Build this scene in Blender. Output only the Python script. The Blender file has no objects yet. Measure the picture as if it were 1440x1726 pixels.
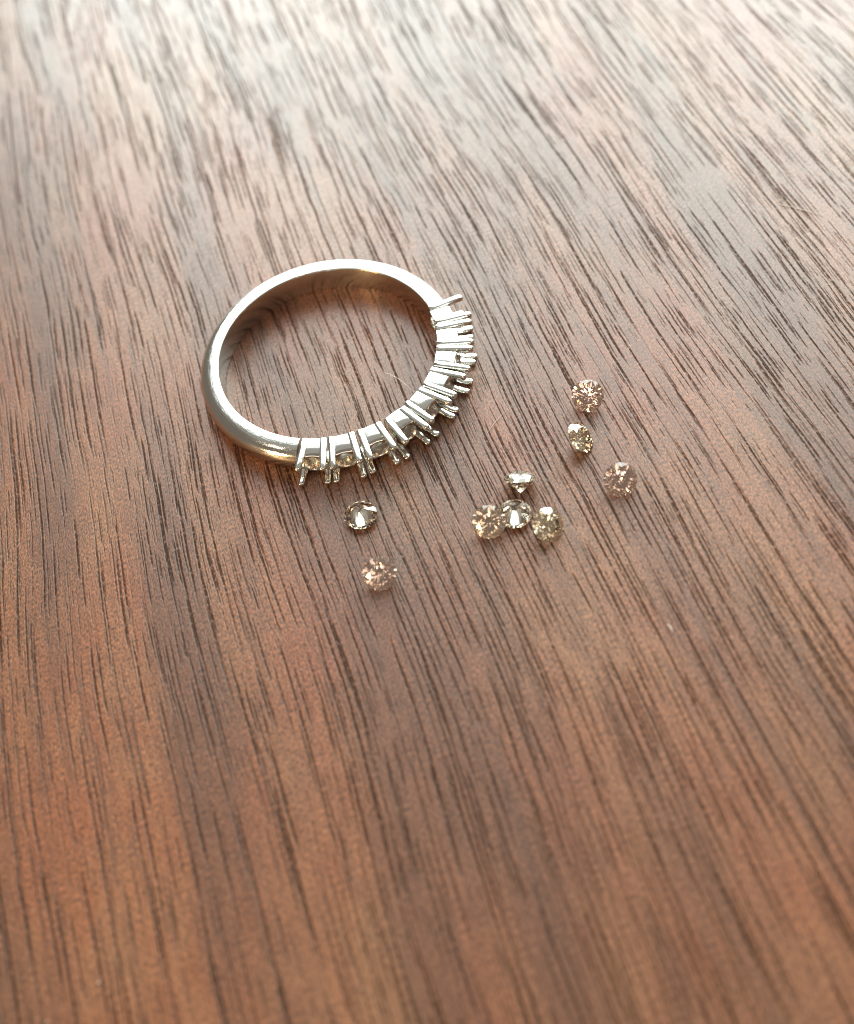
import bpy, bmesh, math, random
from mathutils import Vector, Matrix, Quaternion
R = math.radians
MM = 0.001
scene = bpy.context.scene
col = scene.collection

# ---------------------------------------------------------------- camera
cam_d = bpy.data.cameras.new('camera'); cam = bpy.data.objects.new('camera', cam_d); col.objects.link(cam)
cam_d.sensor_fit = 'HORIZONTAL'; cam_d.sensor_width = 36.0; cam_d.lens = 36.0 * 1770.0 / 1440.0
cam_d.clip_start = 0.002; cam_d.clip_end = 20.0
c_right = Vector((0.97437006, -0.18736081, -0.1244946))
c_up = Vector((0.22495105, 0.81154881, 0.53924535))
c_fw = Vector((0.0, 0.55342972, -0.83289588))
m = Matrix((c_right, c_up, -c_fw)).transposed().to_4x4()
m.translation = Vector((4.49625, -54.285, 59.454)) * MM
cam.matrix_world = m
cam_d.dof.use_dof = True
cam_d.dof.focus_distance = 0.0745
cam_d.dof.aperture_fstop = 29.0
cam_d.dof.aperture_blades = 0
scene.camera = cam

# ---------------------------------------------------------------- light
world = bpy.data.worlds.new('World'); scene.world = world; world.use_nodes = True
bg = world.node_tree.nodes['Background']
bg.inputs['Color'].default_value = (0.95, 0.80, 0.68, 1); bg.inputs['Strength'].default_value = 0.17

def area(name, loc, target, sx, sy, watts, colour):
    d = bpy.data.lights.new(name, 'AREA'); d.shape = 'RECTANGLE'; d.size = sx; d.size_y = sy
    d.energy = watts; d.color = colour
    o = bpy.data.objects.new(name, d); col.objects.link(o)
    o.location = loc
    o.rotation_euler = (Vector(target) - Vector(loc)).to_track_quat('-Z', 'Y').to_euler()
    return o
# daylight from the window beyond the table, and a warm room lamp on the viewer's side
wx, wy = math.sin(R(17)), math.cos(R(17))
for off in (-0.46, 0.46):
    area('window_pane_light', (wx * 1.32 + off * wy, wy * 1.32 - off * wx, 0.56), (off * wy, -off * wx, 0.0), 0.86, 1.06, 27.5, (0.87, 1.0, 0.97))
area('upper_fill_light', (wx * 1.0, wy * 1.0, 1.22), (0, 0, 0), 1.5, 0.46, 6.5, (0.87, 1.0, 0.985))  # light added above the panes to whiten the settings and streak the gems
area('ceiling_bounce', (0.10, 0.95, 1.75), (0.10, 0.5, 0), 2.2, 1.6, 1.8, (0.93, 1.0, 0.98))
area('room_lamp', (-0.78, -0.52, 0.30), (0, 0, 0), 0.17, 0.15, 4.5, (1.0, 0.64, 0.30))
area('gem_fill_light', (-0.35, -0.75, 1.45), (0, 0, 0), 0.75, 0.55, 1.7, (1.0, 0.86, 0.72))  # added unseen soft light, gives the gem facets contrast
for lx, ly, lz in ((0.42, -0.95, 1.55), (0.95, -0.35, 1.55), (-0.85, 0.10, 1.55), (0.10, -0.35, 1.55)):
    area('gem_glint_light', (lx, ly, lz), (0, 0, 0), 0.11, 0.11, 0.6, (1.0, 0.82, 0.62))  # small lights added out of view for glints in gems and prongs

scene.view_settings.view_transform = 'Standard'; scene.view_settings.look = 'None'
scene.view_settings.exposure = 0.28; scene.view_settings.gamma = 1.0
scene.view_settings.use_curve_mapping = False
cy = scene.cycles
cy.max_bounces = 24; cy.transmission_bounces = 24; cy.glossy_bounces = 8; cy.diffuse_bounces = 4
cy.caustics_reflective = True; cy.caustics_refractive = True
cy.sample_clamp_indirect = 12.0; cy.blur_glossy = 0.3
cy.filter_width = 1.15
cy.use_denoising = True
try:
    cy.denoiser = 'OPENIMAGEDENOISE'; cy.denoising_prefilter = 'ACCURATE'
except Exception:
    pass

# ---------------------------------------------------------------- node helpers
class NT:
    def __init__(self, name):
        self.mat = bpy.data.materials.new(name); self.mat.use_nodes = True
        self.t = self.mat.node_tree; self.t.nodes.clear()
        self.out = self.t.nodes.new('ShaderNodeOutputMaterial')
    def node(self, typ, **kw):
        n = self.t.nodes.new(typ)
        for k, v in kw.items(): setattr(n, k, v)
        return n
    def link(self, a, b): self.t.links.new(a, b)
    def setin(self, sock, v):
        if isinstance(v, bpy.types.NodeSocket): self.link(v, sock)
        elif isinstance(v, (tuple, list)) and sock.type == 'RGBA' and len(v) == 3: sock.default_value = (*v, 1)
        else: sock.default_value = v
    def math(self, op, a, b=0.0, c=None, clamp=False):
        n = self.node('ShaderNodeMath', operation=op, use_clamp=clamp)
        self.setin(n.inputs[0], a); self.setin(n.inputs[1], b)
        if c is not None: self.setin(n.inputs[2], c)
        return n.outputs[0]
    def xyz(self, x, y, z=0.0):
        n = self.node('ShaderNodeCombineXYZ')
        for i, v in enumerate((x, y, z)): self.setin(n.inputs[i], v)
        return n.outputs[0]
    def sep(self, v):
        n = self.node('ShaderNodeSeparateXYZ'); self.link(v, n.inputs[0]); return n.outputs
    def noise(self, vec, scale=1.0, detail=2.0, rough=0.5):
        n = self.node('ShaderNodeTexNoise', noise_dimensions='3D')
        self.link(vec, n.inputs['Vector']); n.inputs['Scale'].default_value = scale
        n.inputs['Detail'].default_value = detail; n.inputs['Roughness'].default_value = rough
        return n.outputs['Fac']
    def ss(self, v, lo, hi, a=0.0, b=1.0):
        n = self.node('ShaderNodeMapRange', interpolation_type='SMOOTHSTEP')
        self.setin(n.inputs[0], v); self.setin(n.inputs[1], lo); self.setin(n.inputs[2], hi)
        self.setin(n.inputs[3], a); self.setin(n.inputs[4], b)
        return n.outputs[0]
    def mix(self, fac, a, b, blend='MIX'):
        n = self.node('ShaderNodeMix', data_type='RGBA', blend_type=blend)
        self.setin(n.inputs[0], fac); self.setin(n.inputs[6], a); self.setin(n.inputs[7], b)
        return n.outputs[2]

# ---------------------------------------------------------------- wood
def wood_material():
    w = NT('walnut')
    tc = w.node('ShaderNodeTexCoord')
    sx = w.sep(tc.outputs['Object'])
    u = w.math('MULTIPLY', sx[0], 1000.0)      # mm across the grain
    v = w.math('MULTIPLY', sx[1], 1000.0)      # mm along the grain
    # slow wander of the grain
    n1 = w.noise(w.xyz(w.math('MULTIPLY', u, 0.05), w.math('MULTIPLY', v, 0.022), 3.0), 1.0, 1.0)
    n2 = w.noise(w.xyz(w.math('MULTIPLY', u, 0.8), w.math('MULTIPLY', v, 0.22), 9.0), 1.0, 2.0)
    uw = w.math('ADD', w.math('MULTIPLY_ADD', n1, 3.5, u), w.math('MULTIPLY', n2, 0.22))
    # where pores are dense
    dens = w.noise(w.xyz(w.math('MULTIPLY', uw, 0.22), w.math('MULTIPLY', v, 0.045), 1.0), 1.0, 3.0, 0.6)
    def pores(cu, cv, width, lmin, lmax, seed, keep_lo, keep_hi):
        vor = w.node('ShaderNodeTexVoronoi', voronoi_dimensions='2D', feature='F1')
        a = w.math('ADD', w.math('DIVIDE', uw, cu), seed); b = w.math('ADD', w.math('DIVIDE', v, cv), seed * 1.7)
        w.link(w.xyz(a, b), vor.inputs['Vector']); vor.inputs['Scale'].default_value = 1.0
        vor.inputs['Randomness'].default_value = 1.0
        ps = w.sep(vor.outputs['Position']); cs = w.node('ShaderNodeSeparateColor'); w.link(vor.outputs['Color'], cs.inputs[0])
        du = w.math('ABSOLUTE', w.math('MULTIPLY', w.math('SUBTRACT', a, ps[0]), cu))
        dv = w.math('ABSOLUTE', w.math('SUBTRACT', b, ps[1]))
        L = w.math('MULTIPLY_ADD', cs.outputs[0], lmax - lmin, lmin)
        wd = w.math('MULTIPLY', w.math('MULTIPLY_ADD', cs.outputs[2], 0.8, 0.6), width)
        along = w.ss(dv, w.math('MULTIPLY', L, 0.55), L, 1.0, 0.0)
        wd2 = w.math('MULTIPLY', wd, w.math('MULTIPLY_ADD', along, 0.6, 0.4))
        across = w.ss(du, w.math('MULTIPLY', wd2, 0.35), wd2, 1.0, 0.0)
        keep = w.ss(w.math('ADD', w.math('MULTIPLY', cs.outputs[1], 0.35), dens), keep_lo, keep_hi)
        return w.math('MULTIPLY', w.math('MULTIPLY', along, across), keep)
    pA = pores(0.66, 11.5, 0.085, 0.16, 0.62, 3.3, 0.46, 0.64)
    pB = pores(0.52, 7.0, 0.066, 0.15, 0.58, 17.9, 0.49, 0.68)
    pC = pores(0.36, 3.0, 0.048, 0.15, 0.52, 41.2, 0.50, 0.74)
    pD = pores(1.20, 23.0, 0.098, 0.2, 0.62, 77.7, 0.46, 0.62)
    pore = w.math('MAXIMUM', w.math('MAXIMUM', pA, w.math('MULTIPLY', pB, 0.9)), w.math('MAXIMUM', w.math('MULTIPLY', pC, 0.6), pD))
    brk = w.noise(w.xyz(w.math('MULTIPLY', u, 5.0), w.math('MULTIPLY', v, 2.6), 4.0), 1.0, 2.0)
    pore = w.math('MULTIPLY', pore, w.ss(brk, 0.28, 0.52, 0.35, 1.0))
    # fibre flecks
    fl = w.noise(w.xyz(w.math('MULTIPLY', uw, 12.0), w.math('MULTIPLY', v, 4.2), 0.0), 1.0, 2.0, 0.6)
    fl2 = w.noise(w.xyz(w.math('MULTIPLY', uw, 3.2), w.math('MULTIPLY', v, 0.35), 8.0), 1.0, 3.0, 0.6)
    band = w.noise(w.xyz(w.math('MULTIPLY', uw, 0.16), w.math('MULTIPLY', v, 0.02), 5.0), 1.0, 3.0, 0.55)
    blot = w.noise(w.xyz(w.math('MULTIPLY', uw, 0.12), w.math('MULTIPLY', v, 0.06), 12.0), 1.0, 3.0, 0.6)
    streak = w.noise(w.xyz(w.math('MULTIPLY', uw, 0.75), w.math('MULTIPLY', v, 0.035), 6.0), 1.0, 3.0, 0.6)
    base = w.mix(w.ss(blot, 0.32, 0.68), (0.242, 0.080, 0.035), (0.258, 0.116, 0.056))
    base = w.mix(w.ss(band, 0.36, 0.66), base, (0.150, 0.062, 0.034))
    base = w.mix(w.math('MULTIPLY', w.ss(streak, 0.48, 0.74), 0.48), base, (0.090, 0.044, 0.029))
    base = w.mix(1.0, base, w.mix(w.ss(fl, 0.34, 0.66), (0.40, 0.37, 0.36), (1.55, 1.56, 1.52)), 'MULTIPLY')
    base = w.mix(1.0, base, w.mix(w.ss(fl2, 0.30, 0.70), (0.84, 0.82, 0.80), (1.12, 1.12, 1.12)), 'MULTIPLY')
    base = w.mix(w.math('MULTIPLY', pore, 0.84), base, (0.030, 0.016, 0.011))
    height = w.math('ADD', w.math('MULTIPLY', pore, -0.060),
                    w.math('ADD', w.math('MULTIPLY', fl, 0.009), w.math('MULTIPLY', fl2, 0.012)))
    bump = w.node('ShaderNodeBump'); bump.inputs['Strength'].default_value = 0.60
    bump.inputs['Distance'].default_value = MM
    w.link(height, bump.inputs['Height'])
    bs = w.node('ShaderNodeBsdfPrincipled')
    w.setin(bs.inputs['Base Color'], base)
    w.setin(bs.inputs['Roughness'], w.math('ADD', w.math('MULTIPLY_ADD', fl, 0.08, 0.40), w.math('MULTIPLY', pore, 0.25)))
    w.setin(bs.inputs['Specular IOR Level'], w.math('MULTIPLY_ADD', pore, -0.42, 0.5))
    w.link(bump.outputs[0], bs.inputs['Normal'])
    w.setin(bs.inputs['Coat Weight'], w.math('MULTIPLY_ADD', pore, -0.30, 0.32)); bs.inputs['Coat Roughness'].default_value = 0.36
    w.link(bump.outputs[0], bs.inputs['Coat Normal'])
    w.link(bs.outputs[0], w.out.inputs[0])
    return w.mat

def metal_material(name, tint, rough, scratch, hair=0.0):
    w = NT(name)
    tc = w.node('ShaderNodeTexCoord')
    n = w.noise(tc.outputs['Object'], 2600.0, 3.0, 0.6)
    n2 = w.noise(tc.outputs['Object'], 500.0, 2.0, 0.5)
    h = w.math('ADD', n, w.math('MULTIPLY', n2, 2.0))
    if hair:                                        # hairlines running round the band
        x, y, z = w.sep(tc.outputs['Object'])
        ang = w.math('ARCTAN2', y, x); rad = w.math('SQRT', w.math('ADD', w.math('MULTIPLY', x, x), w.math('MULTIPLY', y, y)))
        hl = w.noise(w.xyz(w.math('MULTIPLY', ang, 9.0), w.math('MULTIPLY', rad, 14000.0), w.math('MULTIPLY', z, 14000.0)), 1.0, 2.0, 0.6)
        h = w.math('ADD', h, w.math('MULTIPLY', hl, hair))
        n2 = w.math('ADD', n2, w.math('MULTIPLY', w.math('SUBTRACT', hl, 0.5), 0.8))
    bump = w.node('ShaderNodeBump'); bump.inputs['Strength'].default_value = scratch
    bump.inputs['Distance'].default_value = 0.02 * MM
    w.link(h, bump.inputs['Height'])
    bs = w.node('ShaderNodeBsdfPrincipled')
    w.setin(bs.inputs['Base Color'], tint); bs.inputs['Metallic'].default_value = 1.0
    w.setin(bs.inputs['Roughness'], w.math('MULTIPLY_ADD', n2, 0.14, rough))
    w.link(bump.outputs[0], bs.inputs['Normal']); w.link(bs.outputs[0], w.out.inputs[0])
    return w.mat

def gem_material(name, tint):
    w = NT(name)
    g = w.node('ShaderNodeBsdfGlass'); g.inputs['IOR'].default_value = 2.417; g.inputs['Roughness'].default_value = 0.0
    w.setin(g.inputs['Color'], tint)
    w.link(g.outputs[0], w.out.inputs[0])
    return w.mat

def lint_material():
    w = NT('lint')
    bs = w.node('ShaderNodeBsdfPrincipled'); w.setin(bs.inputs['Base Color'], (0.82, 0.78, 0.70)); bs.inputs['Roughness'].default_value = 0.5
    w.link(bs.outputs[0], w.out.inputs[0]); return w.mat

M_WOOD = wood_material()
M_BAND = metal_material('white_gold_band', (0.75, 0.75, 0.70), 0.08, 0.30, 1.6)
M_SET = metal_material('white_gold_setting', (0.79, 0.785, 0.73), 0.06, 0.20)
M_BORE = metal_material('white_gold_bore', (0.84, 0.83, 0.785), 0.14, 0.3)
M_LINT = lint_material()

# ---------------------------------------------------------------- mesh helpers
def mesh_obj(name, verts, faces, mat, parent=None, smooth=None):
    me = bpy.data.meshes.new(name); me.from_pydata([tuple(Vector(p) * MM) for p in verts], [], faces); me.update()
    bm = bmesh.new(); bm.from_mesh(me); bmesh.ops.recalc_face_normals(bm, faces=bm.faces); bm.to_mesh(me); bm.free()
    me.materials.append(mat)
    if smooth is not None: smooth_by_angle(me, smooth)
    o = bpy.data.objects.new(name, me); col.objects.link(o)
    if parent: o.parent = parent
    return o
def smooth_by_angle(me, ang):
    me.polygons.foreach_set('use_smooth', [True] * len(me.polygons))
    bm = bmesh.new(); bm.from_mesh(me)
    for e in bm.edges:
        if len(e.link_faces) == 2 and e.calc_face_angle(0) > R(ang): e.smooth = False
    bm.to_mesh(me); bm.free()
def tag(o, label=None, cat=None, group=None, kind=None):
    if label: o['label'] = label
    if cat: o['category'] = cat
    if group: o['group'] = group
    if kind: o['kind'] = kind
    return o

# ---------------------------------------------------------------- table top (a rotated slab so that local Y runs with the grain)
HX, HY, TH = 400, 500, 25
bm = bmesh.new()
vv = [bm.verts.new(Vector((x, y, z)) * MM) for z in (-TH, 0) for x, y in ((-HX, -HY), (HX, -HY), (HX, HY), (-HX, HY))]
for f in ((3, 2, 1, 0), (4, 5, 6, 7), (0, 1, 5, 4), (1, 2, 6, 5), (2, 3, 7, 6), (3, 0, 4, 7)): bm.faces.new([vv[i] for i in f])
me = bpy.data.meshes.new('table_top'); bm.to_mesh(me); bm.free(); me.materials.append(M_WOOD)
table = bpy.data.objects.new('table_top', me); col.objects.link(table)
table.rotation_euler.z = math.atan2(0.12755699, 0.99183124)
tag(table, 'brown walnut table top with dark open pores along the grain', 'table top', kind='structure')

# ---------------------------------------------------------------- ring
ring = bpy.data.objects.new('ring', None); col.objects.link(ring); ring.empty_display_size = 0.01
tag(ring, 'white gold ring with nine empty four-prong settings lying flat on the wood', 'ring')
N_SET = 9; AZ0 = 13.6; AZ1 = -111.8; STEP = (AZ0 - AZ1) / N_SET
RI = 8.25; BH = 2.1

def band_profile():
    """closed section (r, z): flat inside, flat flanks, domed outside"""
    pts = []
    e = 0.10
    for k in range(5):
        a = R(180 + 90 * k / 4); pts.append((RI + e + e * math.cos(a), e + e * math.sin(a)))
    r_f, r_o = 8.50, 9.82
    n = 28
    for k in range(n + 1):
        a = -math.pi / 2 + math.pi * k / n
        ca, sa = math.cos(a), math.sin(a)
        pts.append((r_f + (r_o - r_f) * abs(ca) ** 0.77, BH / 2 + BH / 2 * math.copysign(abs(sa) ** 0.77, sa)))
    for k in range(5):
        a = R(90 + 90 * k / 4); pts.append((RI + e + e * math.cos(a), BH - e + e * math.sin(a)))
    return pts
prof = band_profile(); npf = len(prof)
verts, faces = [], []
a0, a1 = AZ0 - 0.4, AZ1 + 360 + 0.4
NS = 220
for i in range(NS + 1):
    a = R(a0 + (a1 - a0) * i / NS)
    for r, z in prof: verts.append((r * math.cos(a), r * math.sin(a), z))
for i in range(NS):
    for k in range(npf):
        k2 = (k + 1) % npf
        faces.append((i * npf + k, i * npf + k2, (i + 1) * npf + k2, (i + 1) * npf + k))
faces.append(tuple(range(npf))); faces.append(tuple(NS * npf + k for k in reversed(range(npf))))
band = mesh_obj('band', verts, faces, M_BAND, ring, 40)

# one setting, built round local +X (radial outward), Y tangential, Z along the ring axis
R0, R1 = 8.22, 9.78
def tscale(r): return r / 8.3
def gallery():
    N = 48; rings = []
    verts, faces = [], []
    def outer(th, r):
        c, s = math.cos(th), math.sin(th); n = 7.0
        q = (abs(c) ** n + abs(s) ** n) ** (-1 / n)
        y, z = c * q, s * q
        return y * 0.90 * tscale(r), BH / 2 + z * (0.985 - 0.075 * y * y - 0.03 * (r - 8.2) ** 2)
    def hole(th, r):
        k = (r - R0) / (R1 - R0); rad = 0.58 + 0.13 * k
        return rad * math.cos(th), BH / 2 + rad * math.sin(th)
    def dip(th): return 0.07 * (0.5 + 0.5 * math.cos(4 * th))
    for fn, rr in ((outer, 'o0'), (outer, 'om'), (outer, 'o1'), (outer, 'o2'), (hole, 'h2'), (hole, 'h1'), (hole, 'h0')):
        for i in range(N):
            th = 2 * math.pi * i / N
            top = R1 - dip(th)
            r = {'o0': R0, 'om': 9.0, 'o1': top - 0.06, 'o2': top, 'h2': top + 0.0, 'h1': top - 0.12, 'h0': R0}[rr]
            y, z = fn(th, r)
            if rr == 'o2': y *= 0.95; z = BH / 2 + (z - BH / 2) * 0.95
            if rr == 'h2': y *= 1.08; z = BH / 2 + (z - BH / 2) * 1.08
            verts.append((r, y, z))
    for q in range(7):
        for i in range(N):
            j = (i + 1) % N; q2 = (q + 1) % 7
            faces.append((q * N + i, q * N + j, q2 * N + j, q2 * N + i))
    return verts, faces
def prong(sy, sz):
    """tapered rounded rod along +X at one corner, notched on its inner side above the seat"""
    verts, faces = [], []
    N = 16
    st = [(8.23, 0.80, 0), (8.28, 1, 0), (9.0, 1, 0), (9.62, 1, 0), (9.84, 1, 0.05), (9.98, 1, 0.36), (10.3, 0.98, 0.42), (10.66, 0.95, 0.38), (10.84, 0.84, 0.34), (10.92, 0.60, 0.30), (10.95, 0.2, 0.25)]
    for r, k, cut in st:
        hw, hz = 0.265 * k, 0.25 * k
        yc = sy * 0.695 * tscale(r); zc = BH / 2 + sz * 0.80
        for i in range(N):
            th = 2 * math.pi * i / N; c, s = math.cos(th), math.sin(th); n = 3.8
            q = (abs(c) ** n + abs(s) ** n) ** (-1 / n)
            y, z = c * q * hw, s * q * hz
            if z * sz < 0: z *= (1 - cut)
            if y * sy < 0: y *= (1 - cut * 0.3)
            verts.append((r, yc + y, zc + z))
    for a in range(len(st) - 1):
        for i in range(N):
            j = (i + 1) % N
            faces.append((a * N + i, a * N + j, (a + 1) * N + j, (a + 1) * N + i))
    faces.append(tuple(range(N))); faces.append(tuple((len(st) - 1) * N + i for i in reversed(range(N))))
    return verts, faces
gv, gf = gallery()
first = mesh_obj('setting', gv, gf, M_SET, ring, 38)
first.data.materials.append(M_BORE)
for fi, pol in enumerate(first.data.polygons):
    if fi // 48 in (4, 5): pol.material_index = 1
pr = [mesh_obj('prong', *prong(sy, sz), M_SET, first, 45) for sy in (-1, 1) for sz in (-1, 1)]
rs = random.Random(5)
for i in range(N_SET):
    if i == 0: s, ps = first, pr
    else:
        s = first.copy(); col.objects.link(s); s.parent = ring; ps = []
        for p in pr:
            q = p.copy(); col.objects.link(q); q.parent = s; ps.append(q)
    s.rotation_euler = (R(rs.uniform(-1.2, 1.2)), 0, R(AZ0 - STEP * (i + 0.5) + rs.uniform(-0.25, 0.25)))
    s.location.z = 0.02 * MM * abs(rs.uniform(0, 1))
    for q in ps:                                    # opened prongs: each bent a hair differently
        q.rotation_euler.z = R(rs.uniform(-0.4, 0.4)); q.rotation_euler.y = R(rs.uniform(-0.15, 0.15)); q.location.x = MM * rs.uniform(-0.10, 0.06)

# ---------------------------------------------------------------- loose stones: round brilliant cut by planes
def brilliant():
    bm = bmesh.new()
    NG = 64; g = 0.022
    top = [bm.verts.new((math.cos(2 * math.pi * i / NG), math.sin(2 * math.pi * i / NG), 0.6)) for i in range(NG)]
    bot = [bm.verts.new((math.cos(2 * math.pi * i / NG), math.sin(2 * math.pi * i / NG), -1.2)) for i in range(NG)]
    bm.faces.new(top); bm.faces.new(bot[::-1])
    for i in range(NG):
        j = (i + 1) % NG; bm.faces.new((bot[i], bot[j], top[j], top[i]))
    def pol(a, r, z): return Vector((r * math.cos(R(a)), r * math.sin(R(a)), z))
    def cut(p, n):
        geom = bm.verts[:] + bm.edges[:] + bm.faces[:]
        res = bmesh.ops.bisect_plane(bm, geom=geom, dist=1e-5, plane_co=p, plane_no=n, clear_outer=True)
        ed = [e for e in res['geom_cut'] if isinstance(e, bmesh.types.BMEdge) and e.is_boundary]
        if ed: bmesh.ops.holes_fill(bm, edges=ed, sides=0)
    def plane3(a, b, c, up):
        n = (b - a).cross(c - a).normalized()
        if n.z * up < 0: n = -n
        return a, n
    tr = 0.57; tcw = math.tan(R(34.5)); tp = math.tan(R(40.75))
    zt = g + (1 - tr) * tcw
    cut(Vector((0, 0, zt)), Vector((0, 0, 1)))
    mr = 0.77
    for k in range(8):
        a = 45 * k
        cut(pol(a, 1, g), Vector((math.cos(R(a)) * math.sin(R(34.5)), math.sin(R(a)) * math.sin(R(34.5)), math.cos(R(34.5)))))
    zm = g + (1 - mr * math.cos(R(22.5))) * tcw
    for k in range(8):
        a = 45 * k; M = pol(a + 22.5, mr, zm)
        cut(*plane3(M, pol(a, tr, zt), pol(a + 45, tr, zt), 1))
        for s in (0, 22.5): cut(*plane3(M, pol(a + s, 1, g), pol(a + s + 22.5, 1, g), 1))
    for k in range(8):
        a = 45 * k
        cut(pol(a, 1, -g), Vector((math.cos(R(a)) * math.sin(R(40.75)), math.sin(R(a)) * math.sin(R(40.75)), -math.cos(R(40.75)))))
    lr = 0.22; zl = -g - (1 - lr * math.cos(R(22.5))) * tp
    for k in range(8):
        a = 45 * k; L = pol(a + 22.5, lr, zl)
        for s in (0, 22.5): cut(*plane3(L, pol(a + s, 1, -g), pol(a + s + 22.5, 1, -g), -1))
    bmesh.ops.remove_doubles(bm, verts=bm.verts, dist=1e-4)
    bmesh.ops.recalc_face_normals(bm, faces=bm.faces)
    return bm, zt, -g - tp
GEM_D = 2.26
gbm, Z_TABLE, Z_CULET = brilliant()
bmesh.ops.scale(gbm, vec=(GEM_D / 2 * MM,) * 3, verts=gbm.verts)
gem_me = bpy.data.meshes.new('loose_gem'); gbm.to_mesh(gem_me); gbm.free()
TINT = {'champagne': (0.999, 0.950, 0.895), 'pink': (0.999, 0.938, 0.900), 'yellow': (0.999, 0.960, 0.890), 'clear': (0.998, 0.966, 0.918)}
gem_mesh = {}
for k, t in TINT.items():
    gem_mesh[k] = gem_me.copy(); gem_mesh[k].materials.append(gem_material('gem_' + k, t))
# x, y in mm of the stone's middle; pose: azimuth its face leans toward, or 'down' = lying on its table; own spin
GEMS = [
    (17.36, -8.86, -112, 12, 'pink', 'champagne gem facing up, farthest from the ring near the bare wood'),
    (15.92, -12.23, -20, 40, 'yellow', 'yellowish gem turned sideways with a white flash on its upper edge'),
    (17.51, -16.31, -100, 5, 'pink', 'pinkish mauve gem facing up, off to the side of the cluster of four'),
    (11.13, -14.41, 75, 20, 'clear', 'pale gem seen from its side with a bright white face and pointed base'),
    (8.31, -17.26, -100, 30, 'champagne', 'champagne gem leaning against the upside-down gem in the cluster'),
    (10.12, -17.08, 'down', 10, 'clear', 'clear cone-backed gem lying upside down in the middle of the cluster'),
    (12.02, -18.47, -55, 3, 'yellow', 'golden yellow gem with a white flash on top beside the cluster'),
    (0.08, -14.40, 'down', 25, 'clear', 'clear brown gem lying upside down just below the ring settings'),
    (0.59, -19.23, -95, 17, 'pink', 'rosy orange gem facing up with a tiny bright glint, below the ring'),
]
cam_loc = cam.matrix_world.translation / MM
for x, y, az, spin, tint, label in GEMS:
    o = bpy.data.objects.new('loose_gem', gem_mesh[tint]); col.objects.link(o)
    sp = Quaternion((0, 0, 1), R(spin))
    if az == 'down':
        q = Quaternion((1, 0, 0), math.pi) @ sp
    else:
        ax = Vector((-math.sin(R(az)), math.cos(R(az)), 0))
        q = Quaternion(ax, R(41.5)) @ sp
    o.rotation_mode = 'QUATERNION'; o.rotation_quaternion = q
    lo = min((q @ v.co).z for v in gem_mesh[tint].vertices)
    z = -lo + 0.002 * MM
    # slide along the line of sight so the stone's middle stays where it was measured (0.9 mm up)
    p = Vector((x, y, 0.9)); d = p - Vector(cam_loc)
    t = (z / MM - p.z) / d.z
    o.location = (p + d * t) * MM
    tag(o, label, 'gemstone', 'loose brilliant-cut gems scattered beside the ring')

# ---------------------------------------------------------------- lint on the wood
def lint(pts, rad, label):
    n = 12; verts, faces = [], []
    P = [Vector(p) for p in pts]
    path = []
    for i in range(n + 1):
        t = i / n
        path.append(P[0] * (1 - t) ** 2 + P[1] * 2 * t * (1 - t) + P[2] * t * t)
    for i, p in enumerate(path):
        d = (path[min(i + 1, n)] - path[max(i - 1, 0)]).normalized()
        s = d.cross(Vector((0, 0, 1))).normalized(); u = s.cross(d)
        k = rad * (1 - 0.5 * abs(2 * i / n - 1))
        for j in range(5):
            a = 2 * math.pi * j / 5; verts.append(p + s * k * math.cos(a) + u * k * math.sin(a))
    for i in range(n):
        for j in range(5):
            j2 = (j + 1) % 5; faces.append((i * 5 + j, i * 5 + j2, (i + 1) * 5 + j2, (i + 1) * 5 + j))
    faces.append((0, 1, 2, 3, 4)); faces.append(tuple(n * 5 + j for j in (4, 3, 2, 1, 0)))
    o = mesh_obj('lint_fibre', verts, faces, M_LINT, None, 60)
    tag(o, label, 'lint')

lint(((3.82, -2.02, 0.30), (4.66, -2.69, 0.45), (5.53, -4.31, 0.15)), 0.015, 'short pale hair lying inside the ring close to its settings')
lint(((11.58, -7.88, 0.03), (10.68, -8.56, 0.10), (9.77, -9.56, 0.03)), 0.015, 'fine pale hair on the wood between the ring and the gems')
lint(((37.01, 6.2, 0.03), (38.24, 5.28, 0.06), (39.77, 3.76, 0.03)), 0.020, 'long white lint thread on the pale glossy wood')
lint(((17.39, -26.89, 0.05), (17.48, -27.08, 0.06), (17.52, -27.43, 0.05)), 0.034, 'tiny white lint speck on the bare wood')

# scattered dust grains, too many and too small to pick out one by one
rd = random.Random(11); verts, faces = [], []
while len(verts) < 4 * 260:
    x, y = rd.uniform(-30, 52), rd.uniform(-48, 62)
    if 7.9 < math.hypot(x, y) < 11.4: continue
    if any(math.hypot(x - g[0], y - g[1]) < 1.8 for g in GEMS): continue
    b = len(verts); k = rd.choice((0.016, 0.022, 0.030, 0.040)); a = rd.uniform(0, 6.28); el = rd.choice((1, 1, 2.2))
    for q in range(3): verts.append((x + k * el * math.cos(a + q * 2.094), y + k * math.sin(a + q * 2.094), 0.0))
    verts.append((x, y, k * 1.3)); faces += [(b, b + 1, b + 3), (b + 1, b + 2, b + 3), (b + 2, b, b + 3), (b, b + 2, b + 1)]
dust = mesh_obj('dust', verts, faces, M_LINT)
tag(dust, 'fine pale dust grains scattered over the wood', 'dust', kind='stuff')
